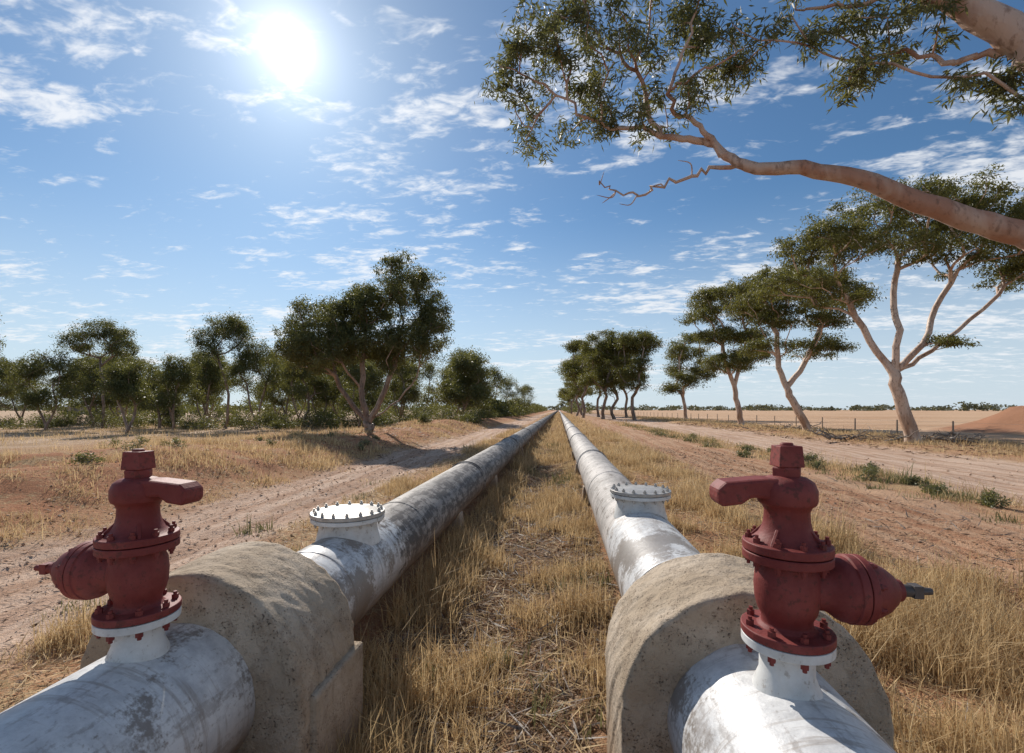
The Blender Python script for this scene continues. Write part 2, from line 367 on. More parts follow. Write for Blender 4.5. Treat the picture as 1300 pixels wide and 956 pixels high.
def leaves(C,rad,n,size,rng,sub=7,aspect=.28,droop=.9,flat=.6,sd=.28,varc=.35):
    k=len(C)
    S=rng.normal(0,1,(k,sub,3)); S/= (np.linalg.norm(S,axis=2,keepdims=True)+1e-6); S*=rng.random((k,sub,1))**.4
    rs=rad*rng.uniform(.7,1.25,(k,1,1)); S=S*rs*np.array([1,1,flat])
    sc_=C[:,None,:]+S
    m=int(n/sub)
    P=sc_[:,:,None,:]+rng.normal(0,1,(k,sub,m,3))*(rs[...,None]*sd)*np.array([1,1,flat*1.1])
    tint=(rng.random((k,1,1))*varc+rng.random((k,sub,1))*varc+rng.random((k,sub,m))*(1-2*varc))
    P=P.reshape(-1,3); tint=tint.ravel(); N=len(P)
    d=rng.normal(0,1,(N,3)); d[:,2]=d[:,2]*.5-droop; d/=np.linalg.norm(d,axis=1,keepdims=True)
    r=rng.normal(0,1,(N,3)); wv=np.cross(d,r); wv/=np.linalg.norm(wv,axis=1,keepdims=True)
    L=size*rng.uniform(.6,1.3,(N,1)); W=L*aspect*rng.uniform(.7,1.2,(N,1))*.5
    a=P; b=P+d*L*.45+wv*W; c=P+d*L; e=P+d*L*.45-wv*W
    V=np.stack([a,b,c,e],1).reshape(-1,3); F=np.arange(4*N).reshape(-1,4); return V,F,tint
def join_tree(name,wood,leaf,mats):
    V,F=wood; V2,F2,t=leaf
    return mesh_obj(name,np.vstack([V,V2]),np.vstack([F,F2+len(V)]),mats,np.r_[np.zeros(len(F)),np.ones(len(F2))],np.r_[np.ones(len(F),bool),np.zeros(len(F2),bool)],np.r_[np.zeros(len(F)),t])
def sample_lobes(lobes,n,rng,low=-.25,shell=.55):
    vol=np.array([l[3]*l[4]+l[3]*l[5] for l in lobes]); vol=vol/vol.sum(); T=[]
    while len(T)<n:
        l=lobes[rng.choice(len(lobes),p=vol)]
        v=rng.normal(0,1,3); v/=np.linalg.norm(v)
        if v[2]<low: continue
        v*=rng.uniform(shell,1.0); T.append(np.array(l[:3])+v*np.array(l[3:6]))
    return np.array(T)
def tree(name,base,lobes,trunk,rt,nc,nl,crad,leaf,seed,mats,low=-.25,seg=.9,jit=.06,flat=.55,stems=None,aspect=.34,tip=.02,shell=.55,sd=.28,expo=.56):
    rng=np.random.default_rng(seed); bx,by=base; bz=float(zg(bx,by))-.12
    T=sample_lobes(lobes,nc,rng,low,shell)
    S=Skel(); idx=S.poly(trunk,-1,ok=False,k=3,rng=rng,jit=rt*.12)
    for q in idx[-2:]: S.ok[q]=True
    for st in (stems or []):
        S.poly([trunk[st[0]]]+list(st[1]),idx[min(len(idx)-1,st[0]*3)],k=3,rng=rng,jit=rt*.14)
    S.grow(T,rng,seg,jit)
    W=S.mesh(rt,tip,7,expo)
    Lf=leaves(T,crad,nl,leaf,rng,flat=flat,aspect=aspect,sd=sd)
    o=join_tree(name,W,Lf,mats); o.location=(bx,by,bz); return o
def umb(h,wd,rng,layers=6,thick=.09,lowf=.55):
    L=[(rng.normal(0,.08)*wd,rng.normal(0,.08)*wd,h*(1-thick*1.1),wd*.55,wd*.55,h*thick)]
    for q in range(layers):
        a=q*2*math.pi/layers+rng.uniform(-.4,.4); r=wd*rng.uniform(.45,.66); f=rng.uniform(lowf,.88)
        L.append((r*math.cos(a),r*math.sin(a),h*f,wd*rng.uniform(.28,.42),wd*rng.uniform(.28,.42),h*thick*rng.uniform(.7,1.1)))
    return L
def round_crown(h,wd,rng,n=8,lowf=.35):
    """uneven rounded crown: several deep lobes stacked around the stem, narrowing to the top"""
    L=[(rng.normal(0,.12)*wd,rng.normal(0,.1)*wd,h*.87,wd*.42,wd*.42,h*.12)]
    for q in range(n):
        f=lowf+(.86-lowf)*(q+rng.random()*.8)/n; a=rng.uniform(0,6.28); r=wd*(.62-.35*max(0,(f-.55)/.35))*rng.uniform(.6,1.1)
        L.append((r*math.cos(a),r*math.sin(a),h*f,wd*rng.uniform(.28,.45),wd*rng.uniform(.28,.45),h*rng.uniform(.07,.12)))
    return L
R_=[M_barkR,M_leafR]; L_=[M_barkL,M_leafL]
tree("salmon_gum_tree",(19.4,28.0),
 [(-0.6,0,12.3,4.8,4.2,1.6),(-4.9,0,10.9,2.4,3,1.3),(-5.8,.5,8.9,2.1,2.4,.9),(3.0,0,11.5,3.2,3.6,1.8),(4.5,0,9.8,2.4,3,1.1),(-2.6,-1.5,10.3,2.8,2,1.2),(1.4,-2,10.0,2.6,1.8,.9),(-3.6,1,8.1,1.8,1.6,.6),(1.6,-.8,5.5,1.3,1,.35),(6.5,0,9.2,2,2.5,1.0)],
 [(0,0,0),(-.35,0,1.5),(-.8,0,3.0),(-1.0,0,4.0)],.36,330,260,.66,.165,11,R_,seg=.8,jit=.045,flat=.5,
 stems=[(3,[(-2.1,.4,5.8),(-3.0,.5,7.9),(-3.9,.3,9.4)]),(3,[(-1.0,-.3,6.1),(-.9,.2,8.4),(-.8,0,10.3)]),(3,[(.3,-.2,5.5),(1.3,.2,7.5),(2.2,0,9.5)]),(3,[(.7,.5,4.8),(2.6,.6,6.3),(4.5,.3,8.2)])])
tree("salmon_gum_tree",(21.2,42.5),
 [(-1.5,0,12.6,4.0,4,1.6),(-4.0,0,10.9,2.3,3,1.5),(1.9,0,11.5,2.6,3,1.6),(-1,-1,9.3,3.6,2.5,1.4),(.5,0,7.0,3.0,2,1.3),(-3.1,0,7.2,2.0,1.6,.9)],
 [(0,0,0),(-.6,0,1.3),(-1.4,0,2.8),(-1.8,0,3.9)],.36,260,240,.8,.2,12,R_,flat=.55,
 stems=[(3,[(-2.4,.2,5.6),(-2.6,0,8.5)]),(3,[(-.8,0,5.3),(.4,0,7.6),(1.1,0,9.6)])])
tree("salmon_gum_tree",(21.4,58),
 [(-1.6,0,14.9,4.4,4.5,1.7),(1.9,0,12.9,2.5,3,1.5),(-4.2,0,12.7,2.2,3,1.5),(-1,0,10.4,4.0,3,1.5),(-1.5,-1,7.0,3.6,2.6,1.9),(1.2,0,8.0,2.4,2,1.4)],
 [(0,0,0),(-.2,0,1.6),(-.6,0,3.4),(-.8,0,4.8)],.36,290,220,.95,.24,13,R_,seg=1.1,flat=.55,
 stems=[(3,[(-1.8,0,7.6),(-2.4,0,10.5)]),(3,[(-.1,0,7.6),(.6,0,10.5)])])
rg=np.random.default_rng(77)
rowR=[(24.6,95,17.0,5.2),(14.1,90,16.8,5.2),(8.9,97,18.2,5.4),(11.4,99,16.6,4.4),(5.6,112,18.6,5.2),(10.5,126,18.6,5.2),(5.2,140,18.3,5.4),(16.5,118,18.2,5),(8,165,18,6),(5,190,18,6),(10,215,17,6),(6,250,17,7),(5,300,16,7),(9,360,16,8),(6,430,15,8)]
for k,(x,y,h,wd) in enumerate(rowR):
    tree("salmon_gum_tree",(x,y),umb(h,wd,rg,9,.105,.36),[(0,0,0),(rg.normal(0,.3),0,h*.12),(rg.normal(0,.5),0,h*.26)],.36,125 if y<150 else 60,190 if y<150 else 110,1.3,.36 if y<150 else .6,100+k,R_ if k==0 else [M_barkL,M_leafR],seg=1.6,tip=.03,low=-.5,sd=.36,flat=.5)
tree("mallee_tree",(-11.6,28),
 [(-2.8,0,6.4,2.5,2.6,2.0),(2.3,0,8.8,2.0,2.2,1.9),(.0,0,7.6,2.1,2.4,1.8),(2.8,0,5.5,2.3,2.6,1.9),(-.6,-.6,4.9,3.6,2.6,1.7),(4.1,0,6.8,1.2,1.5,1.2),(-4.1,0,4.8,1.6,2,1.4)],
 [(0,0,0),(-.05,0,.35),(-.05,0,.6)],.34,360,330,.60,.16,21,L_,low=-.7,seg=.8,jit=.04,shell=.35,flat=.8,expo=.6,
 stems=[(2,[(-1.2,.2,1.7),(-2.2,0,3.4),(-2.5,0,5.2)]),(2,[(-.3,-.2,1.9),(-.4,0,4.2),(-.2,0,6.4)]),(2,[(.8,0,2.0),(1.6,0,4.1),(2.2,0,6.8)]),(2,[(1.2,.2,1.6),(2.6,.3,2.9),(3.2,0,4.4)])])
# left belt: kind 1 = tall slender with high crown, 2 = medium, 3/4 = low and rounded
rowL=[(-14,67.5,10.2,5.0,4),(-12.0,60,8.8,4.2,3),(-31.2,46.2,9.4,3.0,2),(-34.4,45.8,12.0,3.2,1),(-34.8,34.9,6.2,2.2,2),(-47,44.5,11.3,3.7,1),(-47.2,39.2,7.6,3.0,3),(-43.6,30.1,10.1,2.6,1),(-26.4,46.6,8.2,3.0,2),(-37.3,42.4,7.4,2.6,3),
 (-21,48,8.0,3.2,3),(-42,52,9.0,3.2,2),(-55,54,9.6,4.0,3),(-30,62,9.8,4.0,3),(-38,66,10.8,4.0,2),(-24,70,10,4.2,3),(-18.5,84,10,5,4),(-64,60,10,4.6,3),(-47,75,12,5.0,3),(-58,42,7.8,3.8,3),(-14.5,100,11,5.5,4),(-13,130,11,6,4),(-13,165,11,6,4),
 (-20,58,9,3.4,3),(-70,70,11,5,4),(-57,72,11.5,5,3),(-33,80,12.5,5,3),(-43,88,13,6,4),(-27,92,12.5,5.5,4),(-52,48,8,3.2,3),(-28.5,54,8.6,3.2,3),(-41,45,6.6,2.8,4),(-45.5,57,9.5,3.4,3),(-34,56,8.8,3.4,3),(-23.5,57,8.4,3.2,4),(-66,52,9,4.2,4)]
for k,(x,y,h,wd,kind) in enumerate(rowL):
    f={1:.66,2:.48,3:.34,4:.26}[kind]
    st=[(1,[(rg.uniform(-1,-.3)*wd*.25,rg.normal(0,.4),h*.28),(rg.uniform(-1,-.3)*wd*.4,0,h*.5)]),(1,[(rg.uniform(.3,1)*wd*.25,rg.normal(0,.4),h*.3),(rg.uniform(.3,1)*wd*.4,0,h*.55)])] if kind>1 else None
    lb=umb(h,wd,rg,7,.1,f) if kind==1 else round_crown(h,wd,rg,9,f)
    tree("eucalyptus_tree",(x,y),lb,[(0,0,0),(rg.normal(0,.15),0,h*.08),(rg.normal(0,.3),0,h*(.3 if kind==1 else .16))],.15,115 if y<90 else 90,160 if y<90 else 100,.62 if y<60 else 1.0,.19 if y<60 else .32,200+k,L_,seg=1.1,low=-.7,stems=st,flat=.8,tip=.018,sd=.34)

def bush(name,x,y,wd,h,n,leaf,seed,mat,aspect=.35):
    rng=np.random.default_rng(seed)
    k=max(6,int(wd*10)); v=rng.normal(0,1,(k,3)); v/=np.linalg.norm(v,axis=1,keepdims=True); v[:,2]=abs(v[:,2])
    C=v*np.array([wd*.42,wd*.42,h*.72])*rng.uniform(.4,1,(k,1))
    S=Skel(); S.add((0,0,-.1),-1); S.add((0,0,.03),0); S.grow(C,rng,h*.4,.03)
    W=S.mesh(.02+.02*h,.006,5)
    Lf=leaves(C,max(.12,wd*.16),n/k,leaf,rng,sub=5,droop=-.5,flat=.9,aspect=aspect,sd=.35)
    o=join_tree(name,W,Lf,[M_dead,mat]); o.location=(x,y,float(zg(x,y))); return o
for k,(x,y,wd,h) in enumerate([(8.5,14.0,.8,.42),(9.1,13.1,.6,.36),(8.8,17.7,1.0,.5),(9.5,18.9,.7,.4),(8.0,26,1.3,.6),(8.7,23,.9,.45),(8.1,30,1.2,.6),(7.5,36,1.4,.6),(9.0,33,1.1,.5),(8.7,10.4,.5,.3),(9.5,15.6,.6,.4),(8.2,41,1.4,.6),(7.7,20.7,.8,.4),(8.4,11.6,.5,.3),(9.2,21.3,.8,.45),(8.3,16.2,.5,.3)]):
    bush("saltbush",x,y,wd,h,900,.07,300+k,M_bush)
bush("green_shrub",-27.4,44.6,3.0,1.7,3600,.16,401,M_leafL); bush("green_shrub",-12.0,41.2,1.8,1.3,2400,.13,402,M_leafL)
for k in range(74):
    x=rg.uniform(-66,-18); y=rg.uniform(41,62)+max(0,(-20-x))*.05
    if k>56: x=rg.uniform(-16,-9.5); y=rg.uniform(45,110)
    bush("understorey_shrub",x,y,rg.uniform(2.0,4.8),rg.uniform(1.1,2.9),1500,.2,500+k,M_leafL)
for k in range(14):
    bush("saltbush",rg.uniform(-17,-8.4),rg.uniform(8,26),rg.uniform(.4,.9),rg.uniform(.25,.5),500,.07,600+k,M_bush)

rng=np.random.default_rng(9); C=[];
for q in range(900):
    a=rng.uniform(-1.15,1.2); D=rng.uniform(900,1500); 
    if rng.random()<.35 and a>.1: continue
    C.append((D*math.sin(a),D*math.cos(a),rng.uniform(1,8)*(.5+vn(a*40,0)*1.0)))
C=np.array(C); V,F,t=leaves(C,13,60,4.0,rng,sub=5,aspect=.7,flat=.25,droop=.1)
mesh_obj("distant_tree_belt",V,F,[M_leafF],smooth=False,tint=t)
C=[]
for q in range(420):
    y=90*(10**rng.uniform(0,.9)); x=-9-rng.uniform(0,1)*6-(y*.012)
    C.append((x,y,rng.uniform(.8,3.6+ (y>250)*1.5)))
for q in range(140):
    y=200*(10**rng.uniform(0,.6)); C.append((rng.uniform(5,14),y,rng.uniform(1,5)))
for q in range(260):
    x=rng.uniform(-130,-20); y=rng.uniform(105,135); C.append((x,y,rng.uniform(.5,4.5)*(.4+vn(x,y,.08,2)*1.2)))
C=np.array(C); V,F,t=leaves(C,1.9,110,.55,rng,sub=6,aspect=.5,flat=.6)
mesh_obj("roadside_scrub",V,F,[M_leafL],smooth=False,tint=t)

# ------------------------------------------------------------------ OVERHANGING GUM
rng=np.random.default_rng(31)
S=Skel()
tr=S.poly([(9.4,3.3,-.1),(9.1,3.6,1.2),(8.7,4.0,2.3)],-1,.42,.36,k=4,ok=False)
A=S.poly([(8.7,4.0,2.3),(7.5,4.9,3.0),(6.25,5.48,3.5),(5.45,5.78,3.76),(5.22,5.87,3.92),(4.73,5.97,4.16),(4.12,6.07,4.49),(3.65,6.17,4.77),(3.06,6.28,4.99),(2.54,6.38,5.07),(2.28,6.48,5.24),(2.09,6.58,5.51)],tr[-1],.19,.05,ok=False,rng=rng,jit=.012)
def nearest(p): return int(np.argmin([np.linalg.norm(np.array(p)-q) for q in S.p]))
S.poly([(2.09,6.58,5.51),(1.77,6.62,5.61),(1.41,6.67,5.76),(1.23,6.71,6.11),(1.13,6.75,6.52),(0.84,6.79,6.96),(0.46,6.85,7.42),(-0.11,6.89,7.73)],A[-1],.05,.010,rng=rng,jit=.025)
S.poly([(1.41,6.68,5.77),(0.88,6.67,5.83),(0.39,6.65,6.01),(0.01,6.63,6.35),(-0.43,6.62,6.59),(-0.82,6.6,6.77)],nearest((1.41,6.67,5.76)),.030,.007,rng=rng,jit=.03)
S.poly([(2.28,6.48,5.24),(2.0,6.51,5.55),(1.78,6.48,5.77),(1.54,6.45,5.88),(1.46,6.38,6.15),(1.60,6.31,6.57),(1.71,6.25,7.02),(1.87,6.18,7.45)],nearest((2.28,6.48,5.24)),.042,.009,rng=rng,jit=.025)
S.poly([(1.46,6.38,6.15),(1.52,6.28,6.16),(1.81,6.17,6.2),(2.1,6.07,6.3),(2.25,5.97,6.35)],nearest((1.46,6.38,6.15)),.020,.007,rng=rng,jit=.02)
S.poly([(2.54,6.38,5.07),(2.43,6.48,5.13),(2.04,6.55,5.17),(1.80,6.62,5.12),(1.44,6.69,5.07),(1.10,6.76,4.97),(.81,6.82,5.04),(.58,6.89,5.24)],nearest((2.54,6.38,5.07)),.034,.008,rng=rng,jit=.025,ok=False)
for st,en in [((1.10,6.76,4.97),(.85,6.8,4.86)),((.81,6.82,5.04),(.54,6.85,5.02)),((.81,6.82,5.04),(.62,6.9,4.92)),((1.80,6.62,5.12),(1.58,6.5,5.28)),((1.44,6.69,5.07),(1.22,6.6,4.92)),((.58,6.89,5.24),(.65,6.9,5.38))]:
    m_=(np.array(st)+np.array(en))/2+rng.normal(0,.04,3); S.poly([st,m_,en],nearest(st),.010,.004,ok=False)
B=S.poly([(8.7,4.0,2.3),(8.2,4.2,3.5),(7.0,4.6,4.5),(5.68,4.92,5.0),(4.84,5.14,5.37),(4.65,5.22,5.64),(4.3,5.29,6.01),(3.94,5.36,6.35),(3.6,5.44,6.67),(3.1,5.5,7.4)],tr[-1],.21,.10,ok=False,rng=rng,jit=.012)
S.poly([(5.23,5.04,5.16),(4.85,5.14,5.44),(4.62,5.28,5.57),(4.4,5.42,5.67),(4.2,5.55,5.68),(4.02,5.68,5.91),(3.78,5.82,6.03),(3.48,5.96,6.07)],nearest((5.23,5.04,5.16)),.048,.012,rng=rng,jit=.02)
S.poly([(4.0,5.44,6.4),(3.78,5.56,6.52),(3.45,5.7,6.53),(3.1,5.83,6.62),(2.82,5.96,6.73)],nearest((3.94,5.36,6.35)),.036,.010,rng=rng,jit=.02)
S.poly([(8.7,4.0,2.3),(9.0,3.8,4.5),(8.6,3.4,7.0),(8.0,3.2,9.0)],tr[-1],.25,.08)
FA=[(-0.8,6.9,6.99),(-0.51,6.87,6.65),(-0.22,6.84,7.18),(0.07,6.8,6.12),(0.29,6.77,6.7),(0.44,6.73,7.5),(0.66,6.7,6.29),(0.98,6.66,6.96),(0.98,6.64,5.9),(1.29,6.6,6.46),(1.49,6.56,7.27),(1.84,6.53,7.11),(1.93,6.51,6.24),(2.27,6.46,6.45),(2.01,6.43,6.7),(-0.2,6.42,7.3),(0.17,6.39,6.97),(1.2,6.5,7.5),(.1,6.7,7.6)]
FB=[(2.77,5.96,6.74),(3.05,5.91,6.64),(3.24,5.85,6.3),(3.34,5.8,5.8),(3.57,5.74,5.84),(3.73,5.68,5.99),(3.93,5.62,6.03),(3.38,5.57,6.42),(3.81,5.5,6.38),(4.41,5.46,5.45),(4.65,5.4,5.43),(4.76,5.35,5.15)]
T=[]
for p in FA:
    for q in range(6): T.append(np.array(p)+rng.normal(0,.21,3)*np.array([1,1.3,.8]))
for p in FB:
    for q in range(3): T.append(np.array(p)+rng.normal(0,.13,3)*np.array([1,1.5,.7]))
far=[np.array([8,3.4,8.5])+rng.normal(0,1,3)*np.array([1.2,1.2,.9]) for q in range(24)]
T=np.array(T); S.grow(list(T)+far,rng,.22,.03,wt=.15)
W=S.mesh(.09,.004,8)
l1=leaves(T,.185,140,.11,rng,sub=5,aspect=.19,droop=.7,flat=.8,sd=.32)
l2=leaves(np.array(far),.6,260,.14,rng,sub=6,aspect=.2,droop=.7,flat=.8,sd=.38)
Lf=(np.vstack([l1[0],l2[0]]),np.vstack([l1[1],l2[1]+len(l1[0])]),np.r_[l1[2],l2[2]])
join_tree("overhanging_gum_tree",W,Lf,[M_barkO,M_leafO])

# ------------------------------------------------------------------ GRASS
def blades(P,h,wd,rng,lean=.95):
    N=len(P); a=rng.uniform(0,2*np.pi,N); l=rng.random(N)**1.3*lean*h
    le=np.stack([np.cos(a)*l,np.sin(a)*l,np.zeros(N)],1)
    b=rng.uniform(0,2*np.pi,N); wv=np.stack([np.cos(b),np.sin(b),np.zeros(N)],1)*(wd/2)[:,None]
    up=np.array([0,0,1.])
    m=P+le*.3+up*(h*.5)[:,None]; t=P+le+up*(np.sqrt(np.maximum(h*h-(l*.8)**2,0.01*h*h))*.95)[:,None]
    V=np.stack([P-wv,P+wv,m-wv*.75,m+wv*.75,t-wv*.15,t+wv*.15],1).reshape(-1,3)
    k=np.arange(N)*6; F=np.vstack([np.stack([k,k+1,k+3,k+2],1),np.stack([k+2,k+3,k+5,k+4],1)])
    return V,F
def clear(x,y,m=.3): return ~(((abs(x+1.9)<.68)|(abs(x-.88)<.68))&(y>2.1)&(y<3.0)|(abs(x+1.9)<m)|(abs(x-.88)<m))
def grass(name,x0,x1,y0,y1,ntuft,per,h0,h1,thr,seed,wd=.0045,spread=.06,p=1.0,mat=M_grass,dens=1.3):
    rng=np.random.default_rng(seed)
    u=rng.random(ntuft); y=(y0)*((y1/y0)**(u**p)); x=rng.uniform(x0,x1,ntuft)
    f=(vn(x,y,dens,seed%7)*.6+vn(x,y,dens*3.3,seed%5)*.4)
    keep=f+rng.normal(0,.04,ntuft)>thr
    x=x[keep];y=y[keep];f=f[keep]; n=len(x)
    ht=rng.uniform(h0,h1,n)*(.5+.9*vn(x,y,.8,3))*np.clip(.55+(f-thr)*5,.5,1.25); ht=np.where(rng.random(n)<.12,ht*1.6,ht); sp=spread*(1+y/12)
    X=np.repeat(x,per)+rng.normal(0,1,n*per)*np.repeat(sp,per); Y=np.repeat(y,per)+rng.normal(0,1,n*per)*np.repeat(sp,per)
    hh=np.repeat(ht,per)*rng.uniform(.3,1.1,n*per); tt=np.clip(np.repeat(rng.random(n),per)*.6+rng.random(n*per)*.45,0,1)
    k=clear(X,Y); X,Y,hh,tt=X[k],Y[k],hh[k],tt[k]
    W=wd*(1+Y/7)*rng.uniform(.6,1.4,len(X))
    V,F=blades(np.stack([X,Y,zg(X,Y)-.01],1),hh,W,rng)
    return mesh_obj(name,V,F,[mat],smooth=False,tint=np.r_[tt,tt])
grass("dry_grass",-1.6,.6,1.2,45,6600,15,.12,.34,.57,1,dens=1.7)
grass("dry_grass",-1.6,-1.0,1.5,45,1300,18,.15,.42,.52,2)
grass("dry_grass",.2,.62,1.5,45,900,16,.12,.32,.52,21)
grass("dry_grass",-4.3,-2.2,1.5,45,6000,14,.12,.34,.54,3)
grass("dry_grass",1.25,4.2,1.3,45,9000,16,.14,.40,.53,4,dens=1.6)
grass("dry_grass",2.6,5.6,1.5,6,3800,16,.14,.38,.53,14,dens=1.6)
grass("dry_grass",-16,-7.4,4,60,10000,12,.10,.32,.56,5,spread=.1,dens=.9)
grass("dry_grass",8.0,10,5,70,2600,12,.10,.30,.50,6,spread=.1)
grass("dry_grass",17,26,12,120,4200,12,.15,.4,.50,7,spread=.14)
grass("dry_grass",-60,-15,20,80,6000,10,.2,.40,.56,8,spread=.2,dens=.5)
grass("dry_grass",-8,8.4,2,50,1000,9,.05,.14,.60,10)
grass("dry_grass",-2.4,4,30,260,5000,10,.2,.36,.50,11,spread=.1)
grass("green_weeds",-1.6,.6,2.5,30,420,22,.08,.22,.60,31,wd=.007,mat=M_weed)
grass("green_weeds",-5,-2.2,3,30,200,22,.08,.2,.60,32,wd=.006,mat=M_weed)
grass("green_weeds",7.6,9.6,7,60,420,22,.1,.26,.54,33,wd=.007,mat=M_weed)
def litter(name,n,x0,x1,y0,y1,size,seed,wr=(.1,.35),mat=M_litter,tp=1.4,zz=.02):
    rng=np.random.default_rng(seed); y=y0*(y1/y0)**rng.random(n); x=rng.uniform(x0,x1,n)
    k=clear(x,y); x=x[k];y=y[k]; n=len(x)
    L=size*rng.uniform(.5,1.6,(n,1))*(1+y[:,None]/15); a=rng.uniform(0,6.28,n); d=np.stack([np.cos(a),np.sin(a),rng.normal(0,.22,n)],1)
    wv=np.stack([-np.sin(a),np.cos(a),rng.normal(0,.4,n)],1)*L*rng.uniform(*wr,(n,1))
    P=np.stack([x,y,zg(x,y)+.012+rng.random(n)*zz],1)
    V=np.stack([P-d*L/2,P+wv/2,P+d*L/2,P-wv/2],1).reshape(-1,3)
    mesh_obj(name,V,np.arange(4*n).reshape(-1,4),[mat],smooth=False,tint=rng.random(n)**tp)
litter("leaf_litter",34000,-1.6,.6,1.2,25,.045,1); litter("leaf_litter",18000,1.2,7,1.5,25,.04,2); litter("leaf_litter",13000,-9,-2.2,2,25,.04,3)
litter("straw_litter",10000,-1.7,.7,1.2,30,.14,4,(.02,.05),M_grass,.9,.05); litter("straw_litter",15000,1.2,4.6,1.5,25,.14,5,(.02,.05),M_grass,.9,.05); litter("straw_litter",10000,-4.5,-2.1,1.5,25,.14,6,(.02,.05),M_grass,.9,.05)
litter("twig_litter",1300,-1.6,.6,1.5,14,.22,9,(.02,.045),M_dead,1,.05); litter("twig_litter",1100,1.3,8,1.8,14,.22,10,(.02,.045),M_dead,1,.04)
litter("bark_litter",6000,16,26,20,70,.10,7,(.06,.2),M_litter,1.5,.04); litter("bark_litter",4000,-18,-7,18,50,.09,8,(.06,.2),M_litter,1.5,.04)
V=[];F=[]
ico=np.array([(0,0,1),(.9,0,.3),(.28,.85,.35),(-.72,.52,.3),(-.72,-.52,.3),(.28,-.85,.35),(0,0,-.6)])
fa=[(0,1,2),(0,2,3),(0,3,4),(0,4,5),(0,5,1),(6,2,1),(6,3,2),(6,4,3),(6,5,4),(6,1,5)]
n=2400; rng=np.random.default_rng(41)
for q in range(n):
    y=1.8*(22/1.8)**rng.random(); x=rng.choice([rng.uniform(4,9),rng.uniform(-8,-4.2),rng.uniform(-1.4,.5),rng.uniform(9,16),rng.uniform(-14,-8)])
    s=rng.uniform(.007,.024)*(1+y/12); P=ico*s*rng.uniform(.6,1.3,(7,1))*np.array([1,rng.uniform(.6,1),.7]); a=rng.uniform(0,6.28)
    P=P@np.array([[math.cos(a),math.sin(a),0],[-math.sin(a),math.cos(a),0],[0,0,1]])
    o=len(V); V+=list(P+np.array([x,y,float(zg(x,y))+s*.2])); F+=[tuple(i+o for i in f) for f in fa]
mesh_obj("pebbles",V,F,[M_stone],smooth=False)

# ------------------------------------------------------------------ PIPELINES
PR=.38
def pipeline(name,cx,cz,mat,ry0):
    e=empty(name,(cx,0,cz))
    ysx=np.r_[np.arange(-1.5,30,.5),np.geomspace(30,1600,60)]; seg=96
    th=np.arange(seg)*2*np.pi/seg
    yy,tt=np.meshgrid(ysx,th,indexing='ij')
    V=np.stack([PR*np.cos(tt),yy,PR*np.sin(tt)],2).reshape(-1,3)
    a=np.arange(len(ysx)-1)[:,None]*seg; b=np.arange(seg)[None,:]; b2=(b+1)%seg
    F=np.stack([a+b,a+seg+b,a+seg+b2,a+b2],2).reshape(-1,4)
    mesh_obj("pipe_shell",V,F,[mat],parent=e)
    m=MB(); y=ry0
    while y<240:
        M=lambda p,y=y:(p[0],y+p[2],p[1])
        m.lathe([(PR-.01,-.12),(PR+.014,-.10),(PR+.014,-.035),(PR+.03,-.03),(PR+.03,.03),(PR+.014,.035),(PR+.014,.10),(PR-.01,.12)],M,seg=64,caps=False)
        y+=8.53
    m.obj("joint_rings",mat,e)
    m=MB()
    for y in (1.25,3.45,ry0-4.2):
        M=lambda p,y=y:(p[0],y+p[2],p[1])
        m.lathe([(PR-.005,-.022),(PR+.006,-.012),(PR+.008,0),(PR+.006,.012),(PR-.005,.022)],M,seg=96,caps=False)
    m.obj("weld_seams",mat,e)
    s=MB(); y=ry0-2.2
    while y<140:
        s.box((0,y,-cz+.10),(.80,.28,.44),taper=.9)
        y+=4.26
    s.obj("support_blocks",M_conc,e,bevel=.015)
    return e
cL=(-1.90,.48); cR=(.88,.51)
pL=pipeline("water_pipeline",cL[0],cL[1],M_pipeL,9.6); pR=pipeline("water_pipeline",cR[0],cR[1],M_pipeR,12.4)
def collar(name,cx,cz,y0,y1,R,seed,pl):
    seg=120; prof=[]
    for i in range(seg+1):
        a=math.pi*i/seg; prof.append((R*math.cos(a),R*math.sin(a)))
    n2=30
    left=[(-R,-(cz+.15)*(j/n2)) for j in range(1,n2+1)]; right=[(R,-(cz+.15)*(j/n2)) for j in range(n2,0,-1)]
    P=np.array(right+prof+left); k=len(P)
    ny=50; rin=PR-.02
    ln=np.hypot(P[:,0],P[:,1])[:,None]; inner=P/ln*rin; Pn=P/ln
    rows=[]; ch=.022
    for f in np.linspace(0,1,14): rows.append((inner*(1-f)+(P-Pn*ch)*f,y0))
    rows.append((P-Pn*ch*.3,y0+ch*.3))
    for f in np.linspace(0,1,ny): rows.append((P,y0+ch+(y1-y0-2*ch)*f))
    rows.append((P-Pn*ch*.3,y1-ch*.3))
    for f in np.linspace(1,0,14): rows.append((inner*(1-f)+(P-Pn*ch)*f,y1))
    V=np.array([(q[0],y,q[1]) for (Q,y) in rows for q in Q]); F=[]
    for a in range(len(rows)-1):
        for b in range(k-1): F.append((a*k+b,a*k+b+1,(a+1)*k+b+1,(a+1)*k+b))
    nn=(vn(V[:,0]*2+V[:,1]*1.5,V[:,2]*2,1.6,seed)-.5)*.024+(vn(V[:,0]*5,V[:,2]*5+V[:,1]*7,4,seed+1)-.5)*.010
    c=np.hypot(V[:,0],V[:,2])+1e-6; V[:,0]*=1+nn/c; V[:,2]*=1+nn/c; V[:,1]+=(vn(V[:,0],V[:,2],6,2)-.5)*.02+(vn(V[:,0],V[:,2],22,3)-.5)*.01
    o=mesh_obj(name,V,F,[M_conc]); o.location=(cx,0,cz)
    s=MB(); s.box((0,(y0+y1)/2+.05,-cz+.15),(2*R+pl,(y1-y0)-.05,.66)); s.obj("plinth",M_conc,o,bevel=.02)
    return o
